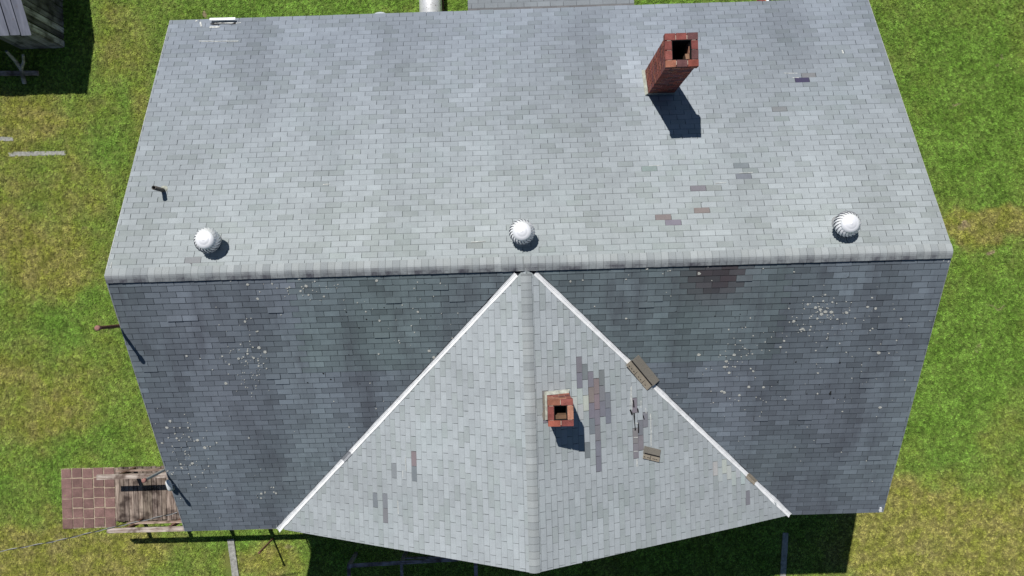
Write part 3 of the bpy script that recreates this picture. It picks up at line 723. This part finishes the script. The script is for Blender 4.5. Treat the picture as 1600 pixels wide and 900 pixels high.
# white weatherhead on the left rake
mb = MB(); pz = ZE2+.72; P = at(266, 762, pz)
mb.lathe([(.0, .17), (.03, .16), (.052, .12), (.060, .05), (.060, -.05), (.055, -.10), (.03, -.12), (0, -.125)], n=16, M=Matrix.Rotation(math.radians(-62), 3, 'X'))
wh = mb.build('weatherhead', M_WHITE, house); wh.location = (P[0]-.02, P[1]+.04, pz); wh['label'] = 'white rounded service head at the left roof edge'
mb = MB(); mb.lathe([(.05, -.10), (.062, -.135), (.045, -.19), (0, -.195)], n=14, M=Matrix.Rotation(math.radians(-35), 3, 'X')); mb.build('collar', M_CEMENT, wh)
mb = MB(); mb.bar((0, 0, -.06), (.18, .02, -.22), .03, .03); mb.build('bracket', M_PIPE, wh)

# ------------------------------------------------------------------ service cable
cable = tag(empty('service_cable'), 'twisted overhead cable reaching the house above the brick patio', 'cable')
pts = [at(282, 800, ZE2-.02), at(170, 825.5, ZE2-.30), at(90, 845, ZE2-.42), at(0, 861.5, ZE2-.45)]
d_ = pts[3]-pts[2]; pts += [pts[3]+d_*2+np.array([0, 0, .1]), pts[3]+d_*7+np.array([0, 0, 1.2])]
xs = np.array(pts); tt = np.concatenate([[0], np.cumsum(np.linalg.norm(np.diff(xs, axis=0), axis=1))]); ss = np.arange(0, tt[-1], .03)
C_ = np.stack([np.interp(ss, tt, xs[:, i]) for i in range(3)], 1)
kk = np.ones(25)/25; Cp = np.pad(C_, ((12, 12), (0, 0)), 'edge'); C_ = np.stack([np.convolve(Cp[:, i], kk, 'valid') for i in range(3)], 1)
for ph, mt, rr in ((0, M_CABW, .0085), (math.pi, M_CABB, .008)):
    P_ = [(c[0]+.002, c[1]+.0105*math.cos(s*2*math.pi/.62+ph), c[2]+.0105*math.sin(s*2*math.pi/.62+ph)) for c, s in zip(C_, ss)]
    mb = MB(); mb.tube(P_, rr, 6); mb.build('strand', mt, cable)

# ------------------------------------------------------------------ loose shingles lying on the roof
def loose(sl, U, V, ang, L, W, label, notches):
    a, b = sl.pix(U, V); root = MB(); ca, sa = math.cos(ang), math.sin(ang)
    TL = .33 if W > .3 else .04
    def Q(s, t_, h): return sl.P(a+s*ca-t_*sa, b+s*sa+t_*ca, h+TL*(t_+W/2))
    o_ = Q(0, 0, .03); LF = .0 if W > .3 else 0.0
    def slab(s0, s1, t0, t1, h0, h1, mat, name, par):
        mb = MB(); N = 4; bend = lambda s: .018*(s/L)**2
        top = [Q(s0+(s1-s0)*i/N, t0, h1+LF+bend(s0+(s1-s0)*i/N))-o_ for i in range(N+1)]+[Q(s1-(s1-s0)*i/N, t1, h1+LF+bend(s1-(s1-s0)*i/N))-o_ for i in range(N+1)]
        n = len(top); bot = [p-sl.n*(h1-h0) for p in top]
        mb.mesh(top+bot, [(i, i+1, n-2-i, n-1-i) for i in range(N)]+[(i, i+n, (i+1) % n+n, (i+1) % n) for i in range(n)])
        return mb.build(name, mat, par)
    root = empty('loose_shingle', o_); tag(root, label, 'shingle', 'loose shingles lying on the roof')
    slab(-L/2, L/2, .02, W/2, .018, .024, M_TANSH, 'lower_strip', root); slab(-L/2+.02, L/2+.02, -W/2, .02, .020, .030, M_GREYSH, 'upper_strip', root)
    slab(-L/2+.01, L/2-.01, .005, .028, .024, .0325, M_TAR, 'tar_line', root)
    for k in range(9):
        if k in (3, 6, 8): continue
        s = -L/2+.06+k*L/9.4; slab(s, s+.028, W/2-.045, W/2-.03, .024, .027, M_TAR, 'adhesive_dash', root)
    for s in notches: slab(s*L, s*L+.008, W/2-.09, W/2, .024, .027, M_TAR, 'slit', root)
# positions from the photograph, on the plane they rest on
dA = Vector(lor.pix(1018, 590))-Vector(lor.pix(990, 556)); 
loose(lor, 1003, 578.5, math.atan2(dA.y, dA.x), .77, .31, 'tan loose shingle lying across the right valley flashing', (-.12, .22))
dB = Vector(gar.pix(1034, 712))-Vector(gar.pix(1001, 704))
loose(gar, 1017.5, 709, math.atan2(dB.y, dB.x)+math.pi, .42, .25, 'small tan loose shingle lying below the torn strip on the gable', (.05,))

# ------------------------------------------------------------------ patio
patio = MB(); px0, px1, py0, py1 = -13.84, -12.25, -7.20, -5.42
patio.box((px0, py0, -.05), (px1, py1, .022)); M_JOINT = plain('paver_joint', (.36, .29, .22), .95, 0, 14, .25)
pat = patio.build('patio', M_JOINT); tag(pat, 'square red-brown paver patio at the end of the wooden landing', 'patio', kind='structure')
nx, ny = 5, 6; wx, wy = (px1-px0)/nx, (py1-py0)/ny
for i in range(nx):
    for j in range(ny):
        k = random.uniform(.82, 1.15); g_ = random.uniform(.009, .022); oy = (.06 if i % 2 and 0 < j else 0)*0
        mb = MB(); mb.box((-wx/2+g_, -wy/2+g_, -.02), (wx/2-g_, wy/2-g_, .016), (.188*k, .112*k, .101*k), None, .004)
        o = mb.build('paver', M_PAVER, pat); o.location = (px0+(i+.5)*wx+random.uniform(-.006, .006), py0+(j+.5)*wy+random.uniform(-.008, .008)+(.0, .014, -.012, .016, -.006)[i], .022); o.rotation_euler = (random.uniform(-.006, .006), random.uniform(-.006, .006), random.uniform(-.015, .015))
EXCL.append((px0+.12, px1, py0+.10, py1-.10)); EXCL.append((px0+.02, px1, -6.9, -6.2))

# ------------------------------------------------------------------ wooden landing with railings
ramp = tag(empty('wooden_landing', (-12.2, -6.2, 0)), 'weathered plank landing with two board railings beside the patio', 'landing')
RO = Vector(ramp.location)
def rp(mb, name, mat):
    o = mb.build(name, mat, ramp); o.location = -RO; return o
def place(mb, name, mat, c):
    mb.v = [tuple(Vector(v)-Vector(c)) for v in mb.v]; o = mb.build(name, mat, ramp); o.location = Vector(c)-RO; return o
DX0, DX1, DY0, DY1, DZ = -12.22, -6.7, -7.0, -5.42, .10
x = DX0
while x < DX1:
    w = .138; k = random.uniform(.6, 1.35); mb = MB(); mb.box((x+.006, DY0+random.uniform(-.02, .02), DZ-.03), (x+w-.006, DY1+random.uniform(-.02, .02), DZ+random.uniform(-.003, .004)), (k, k*random.uniform(.96, 1.0), k*random.uniform(.93, 1.0)), None, .002)
    place(mb, 'plank', M_PLANK, (x+w/2, -6.2, DZ)); x += w
mb = MB(); mb.box((DX0+.03, DY0+.05, .0), (DX1, DY0+.09, DZ-.035)); mb.box((DX0+.03, DY1-.09, .0), (DX1, DY1-.05, DZ-.035)); place(mb, 'joist', M_RAIL, (-9.5, -6.2, .04))
def railing(y, xs_, xa, xb, top, tilt):
    for x in xs_:
        mb = MB(); k = random.uniform(.7, 1.1); mb.box((x-.045, y-.045, .0), (x+.045, y+.045, top-.03), (k, k*.9, k*.85), None, .003); place(mb, 'post', M_POST, (x, y, 0))
    k = random.uniform(.9, 1.15)
    mb = MB(); mb.bar((xa, y-.02, top-.01), (xb, y-.02+tilt, top-.01), .135, .04, (k, k, k), jit=.004); place(mb, 'top_rail', M_RAIL, (xa, y, top))
    mb = MB(); mb.bar((xa+.35, y+.055, top*.55), (xb, y+.055, top*.55), .04, .13, (k*.9, k*.8, k*.75), jit=.004); place(mb, 'middle_rail', M_RAIL, (xa, y, top*.55))
railing(-5.46, (-11.62, -10.2, -9.0, -7.8), -12.25, -7.55, .93, .02)
railing(-6.98, (-11.45, -10.25, -9.0, -7.85, -6.75), -12.0, -6.0, .93, .0)
EXCL.append((DX0-.01, DX1, DY0-.03, DY1+.03))
# sloping lower board of the front railing
mb = MB(); mb.bar((-12.05, -7.045, .82), (-8.6, -7.045, .84), .03, .09, (1.25, 1.25, 1.25), jit=.004); place(mb, 'outer_board', M_RAIL, (-10, -7, .8))

# thin pole by the landing
b0 = at(427, 841, 0); mb = MB(); mb.tube([(0, 0, 0), (0, 0, 1.16)], .027, 10); po = mb.build('garden_pole', M_RUST); po.location = (b0[0], b0[1], 0)
c = MB(); c.lathe([(.029, -.04), (.036, -.03), (.036, .01), (0, .015)], n=12); cc_ = c.build('pole_cap', M_RUST, po); cc_.location = (0, 0, 1.16)
tag(po, 'thin brown upright pole in the grass below the left valley', 'pole')

# ------------------------------------------------------------------ concrete strips in the lawn
def strip(label, p, q, w, h, sub=0.0):
    P = Vector(p.tolist()); Q = Vector(q.tolist()); mb = MB(); N = 12; d = (Q-P); L = d.length; d.normalize(); n = Vector((-d.y, d.x, 0)); A, B = [], []
    for i in range(N+1):
        c = P+(Q-P)*i/N; A.append(c+n*(w/2+random.uniform(-.006, .006))); B.append(c-n*(w/2+random.uniform(-.006, .006)))
    o_ = (P+Q)/2; ring = A+B[::-1]; k = len(ring); top = [(v-o_)+Vector((0, 0, h+random.uniform(-.006, .004))) for v in ring]; bot = [(v-o_)-Vector((0, 0, .05)) for v in ring]
    mb.mesh(top+bot, [(i, k-1-i, k-2-i, i+1) for i in range(N)]+[(i, (i+1) % k, (i+1) % k+k, i+k) for i in range(k)])
    o = mb.build('concrete_strip', M_CONC); o.location = o_; tag(o, label, 'concrete strip', 'concrete strips set in the lawn'); return o
s1 = strip('grey concrete strip in the sunlit grass beside the landing shadow', at(361, 842, 0), at(371, 915, 0), .19, .05)
s2 = strip('concrete strip lying in the shadow of the right gable', at(1227, 832, 0), at(1221, 925, 0), .16, .05)
s3 = strip('long pale concrete strip sunk in the grass by the shed', at(13, 241, 0), at(103, 239, 0), .13, .012)
s4 = strip('short pale concrete strip cut by the left picture edge', at(-30, 217, 0), at(21, 217, 0), .12, .012)
for s_, (a, b) in ((s1, ((-9.06, -8.72), (-10, -7.66))), (s2, ((7.30, 7.50), (-9.8, -7.9))), (s3, ((-15.05, -13.45), (3.86, 3.97))), (s4, ((-16.2, -14.95), (4.3, 4.42)))): EXCL.append((a[0], a[1], b[0], b[1]))

# ------------------------------------------------------------------ shaded front porch frame
fp = tag(empty('porch_railing', (-3.4, -8.1, 0)), 'dark wooden porch railing standing in the shadow of the front gable', 'railing')
FO = Vector(fp.location)
def fpart(mb, name): mb.v = [tuple(Vector(v)-FO) for v in mb.v]; return mb.build(name, M_RAIL, fp)
pA, pB, pC = at(545, 884, .95), at(627, 880, .95), at(743, 872, .95); c = (.8, .85, 1.1)
mb = MB(); mb.bar(pA, pC, .10, .045, c, jit=.003); fpart(mb, 'top_rail')
for p in (pA, pB, pC):
    mb = MB(); mb.bar((p[0], p[1], 0), (p[0], p[1], .93), .09, .09, c, up=(0, 1, 0)); fpart(mb, 'post')
mb = MB(); mb.bar((pB[0], pB[1], .55), (pC[0]-.6, pC[1]-.1, .55), .04, .10, c); fpart(mb, 'middle_rail')
mb = MB(); mb.bar(pA, (pA[0], pA[1]-1.6, .95), .10, .045, c); fpart(mb, 'top_rail')
mb = MB(); mb.bar((pB[0], pB[1]-.05, .9), (pB[0], pB[1]-1.6, .9), .08, .045, c); fpart(mb, 'top_rail')
mb = MB(); mb.bar(pC-np.array([0, .05, 0]), (pC[0], pC[1]-1.6, .95), .10, .045, c); fpart(mb, 'top_rail')

# ------------------------------------------------------------------ shed
shed = tag(empty('shed', (-15.5, 9.0, 0)), 'old board shed with tin roof at the edge of the lawn', 'shed'); SO = Vector(shed.location)
def spart(mb, name, mat, c=None):
    c = Vector(c) if c else SO; mb.v = [tuple(Vector(v)-c) for v in mb.v]; o = mb.build(name, mat, shed); o.location = c-SO; return o
SX0, SX1, SY0, SY1, RZ, EZ, RY = -19.0, -13.18, 6.80, 11.34, 2.75, 1.70, 9.07
# roof sheets with raised seams, both slopes
x = SX1; 
while x > SX0:
    w = .30
    for ya in (SY0, SY1):
        y1_ = RY
        mb = MB(); dz = random.uniform(-.004, .004); jy = random.uniform(-.025, .025) * (1 if ya == SY0 else -1)
        sgn = 1 if ya == SY0 else -1
        sl = (RZ-EZ)/(RY-SY0); e0 = ya+jy; z0_ = EZ+sl*(jy*sgn)
        vs = [(x-w, e0, z0_+dz), (x-.028, e0, z0_+dz), (x-.022, e0, z0_+.03+dz), (x, e0, z0_+.03+dz), (x, RY, RZ+.03+dz), (x-.022, RY, RZ+.03+dz), (x-.028, RY, RZ+dz), (x-w, RY, RZ+dz)]
        vs += [(v[0], v[1], v[2]-.012) for v in vs]
        mb.mesh(vs, [(0, 1, 6, 7), (1, 2, 5, 6), (2, 3, 4, 5), (8, 15, 14, 9), (9, 14, 13, 10), (10, 13, 12, 11), (0, 8, 9, 1), (1, 9, 10, 2), (2, 10, 11, 3), (3, 11, 12, 4), (7, 15, 8, 0)]); spart(mb, 'roof_sheet', M_TIN, (x-w/2, (ya+RY)/2, 2.2))
    x -= w
# board walls
WX1, WY0, WY1 = -13.36, 7.02, 11.1
y = WY0
while y < WY1:
    w = .19; zt_ = min(RZ-.08-abs(y+w/2-RY)*.46, RZ); k = random.choice([.35, .6, 1.0, 1.35, 1.6]); gp = random.uniform(.018, .04)
    mb = MB(); mb.box((WX1-.025, y+gp, .0), (WX1+random.uniform(0, .012), y+w, zt_), (k, k, k), None, .003); spart(mb, 'wall_board', M_BARN, (WX1, y+w/2, 0)); y += w
x = WX1-.03
while x > -14.5:
    w = .18; k = random.uniform(.5, 1.1); mb = MB(); mb.box((x-w+.012, WY0-.012, .0), (x, WY0+.015, EZ-.02), (k, k, k), None, .003); spart(mb, 'wall_board', M_BARN, (x-w/2, WY0, 0)); x -= w
mb = MB(); mb.box((SX0+.2, WY1-.03, 0), (WX1-.03, WY1, EZ-.05)); spart(mb, 'back_wall', M_BARN); mb = MB(); mb.box((SX0+.2, WY0+.03, 0), (SX0+.24, WY1-.04, EZ-.05)); spart(mb, 'end_wall', M_BARN)
mb = MB(); mb.box((SX0+.2, WY0-.06, EZ-.16), (WX1, WY0-.015, EZ-.03)); spart(mb, 'header_beam', M_RAIL)
for xp in (-15.9, -17.2):
    mb = MB(); mb.box((xp-.06, WY0-.05, 0), (xp+.06, WY0+.05, EZ-.17)); spart(mb, 'post', M_POST, (xp, WY0, 0))
EXCL.append((SX0, WX1+.02, WY0-.03, WY1))
# forked prop and board lying in the shed's shadow
prop = tag(empty('forked_branch', tuple(at(40, 128, 0))), 'forked grey tree limb leaning against the open shed front', 'branch'); PO = Vector(prop.location)
A, B, C, D = at(38, 130, .04), at(33, 108, .30), at(10, 80, 1.0), at(36, 86, .9)
mb = MB(); mb.tube([Vector(A)-PO, Vector(B)-PO, Vector(at(24, 95, .6))-PO, Vector(C)-PO], [.06, .055, .05, .04], 9); mb.build('limb', M_BARN, prop)
mb = MB(); mb.tube([Vector(B)-PO, Vector(at(37, 97, .6))-PO, Vector(D)-PO], [.05, .04, .032], 9); mb.build('fork', M_BARN, prop)
P = at(0, 114, .05); Q = at(60, 114, .05); mb = MB(); mb.bar(Vector(at(-30, 115, .05))-Vector(P), Vector(Q)-Vector(P), .13, .05, jit=.006); o = mb.build('loose_board', M_RAIL); o.location = P; tag(o, 'weathered grey board lying on the ground before the shed', 'board')

# ------------------------------------------------------------------ rear yard
tk = at(673, 14, .45); rad = .325
mb = MB(); Mx = Matrix.Rotation(math.radians(-90), 3, 'X')
mb.lathe([(0, -.0), (.16, .03), (.26, .09), (rad, .22), (rad, 2.2), (.26, 2.33), (.16, 2.39), (0, 2.42)], n=32, M=Mx)
tank = mb.build('fuel_tank', M_TANK); tank.location = (tk[0], 6.9, .45); tag(tank, 'weathered silver horizontal tank behind the house', 'tank')
for yy in (.55, 1.8):
    mb = MB(); mb.box((-.3, yy-.06, -.45), (.3, yy+.06, -.27)); mb.build('saddle', M_CONC, tank)
mb = MB(); mb.box((rad-.01, .15, -.4), (rad+.02, 2.1, -.30)); mb.build('side_rail', M_RUST, tank)
EXCL.append((tk[0]-.2, tk[0]+.2, 7.2, 9.0))
wc = at(594.5, 37, .12); mb = MB(); mb.lathe([(.33, -.14), (.34, .0), (.335, .03), (.30, .055), (.12, .07), (0, .072)], n=32); o = mb.build('well_cap', plain('pale_lid', (.42, .46, .50), .7)); o.location = (wc[0], wc[1], .12); tag(o, 'round pale grey well lid half hidden behind the rear eave', 'lid')
mb = MB(); mb.lathe([(.03, .07), (.03, .10), (0, .105)], n=10); mb.build('lid_knob', M_PIPE, o); EXCL.append((wc[0]-.25, wc[0]+.25, wc[1]-.25, wc[1]+.25))
bp = tag(empty('brick_pile', (at(1198, -2, .1)[0], at(1198, -2, .1)[1], 0)), 'small heap of red bricks behind the right rear eave', 'bricks')
for q in range(9):
    mb = MB(); mb.box((-.1, -.048, -.032), (.1, .048, .032), random.choice([(.40, .12, .07), (.46, .2, .1), (.2, .05, .04)]), None, .004); o = mb.build('brick', M_BRICK, bp); o.location = (random.uniform(-.2, .2), random.uniform(-.08, .25), .04+.065*(q//4)); o.rotation_euler = (0, 0, random.uniform(-1.2, 1.2))
mb = MB(); mb.bar((-.02, -.12, .2), (.1, .35, .2), .07, .03); mb.build('white_slat', M_WHITE, bp)

# ------------------------------------------------------------------ grass: short blades instanced over the lawn (uncountable)
tcol = bpy.data.collections.new('grass_tufts')
M_GR = mat_lawn('lawn_blades', True)
for v in range(5):
    mb = MB()
    for b in range(15):
        a = random.uniform(0, 6.283); r0 = random.uniform(0, .024); lean = random.uniform(.012, .042); h = random.uniform(.008, .030); w = random.uniform(.004, .0075); b2 = a+random.uniform(-1.2, 1.2)
        base = Vector((r0*math.cos(a), r0*math.sin(a), 0)); d = Vector((math.cos(b2), math.sin(b2), 0)); n = Vector((-d.y, d.x, 0))
        m1 = base+d*lean*.45+Vector((0, 0, h*.75)); tip = base+d*lean*1.3+Vector((0, 0, h))
        mb.mesh([base-n*w, base+n*w, m1+n*w*.8, m1-n*w*.8, tip], [(0, 1, 2, 3), (3, 2, 4)])
    o = bpy.data.objects.new('grass_tuft', mb.me('grass_tuft', M_GR)); tcol.objects.link(o)
NP = 430000
P = np.stack([rng.uniform(-19.5, 19.5, NP), rng.uniform(-13, 11.8, NP)], 1)
ok = np.ones(NP, bool)
for a, b, c_, d in EXCL: ok &= ~((P[:, 0] > a) & (P[:, 0] < b) & (P[:, 1] > c_) & (P[:, 1] < d))
P = P[ok]
gm = bpy.data.meshes.new('grass'); gm.vertices.add(len(P)); gm.vertices.foreach_set('co', np.concatenate([P, np.zeros((len(P), 1))], 1).astype(np.float32).ravel())
go = bpy.data.objects.new('grass', gm); col.objects.link(go); tag(go, 'short mown green and yellow grass covering the yard', 'grass', kind='stuff')
ng = bpy.data.node_groups.new('grass_scatter', 'GeometryNodeTree')
ng.interface.new_socket('Geometry', in_out='INPUT', socket_type='NodeSocketGeometry'); ng.interface.new_socket('Geometry', in_out='OUTPUT', socket_type='NodeSocketGeometry')
gi = ng.nodes.new('NodeGroupInput'); gout = ng.nodes.new('NodeGroupOutput'); iop = ng.nodes.new('GeometryNodeInstanceOnPoints'); ci = ng.nodes.new('GeometryNodeCollectionInfo')
ci.inputs[0].default_value = tcol; ci.inputs[1].default_value = True; ci.inputs[2].default_value = True
iop.inputs['Pick Instance'].default_value = True
rv = ng.nodes.new('FunctionNodeRandomValue'); rv.data_type = 'FLOAT_VECTOR'; rv.inputs[0].default_value = (-.15, -.15, 0); rv.inputs[1].default_value = (.15, .15, 6.283)
rs = ng.nodes.new('FunctionNodeRandomValue'); rs.data_type = 'FLOAT'; rs.inputs[2].default_value = .6; rs.inputs[3].default_value = 1.35
ng.links.new(gi.outputs[0], iop.inputs['Points']); ng.links.new(ci.outputs[0], iop.inputs['Instance']); ng.links.new(rv.outputs[0], iop.inputs['Rotation']); ng.links.new(rs.outputs[1], iop.inputs['Scale']); ng.links.new(iop.outputs[0], gout.inputs[0])
md = go.modifiers.new('scatter', 'NODES'); md.node_group = ng
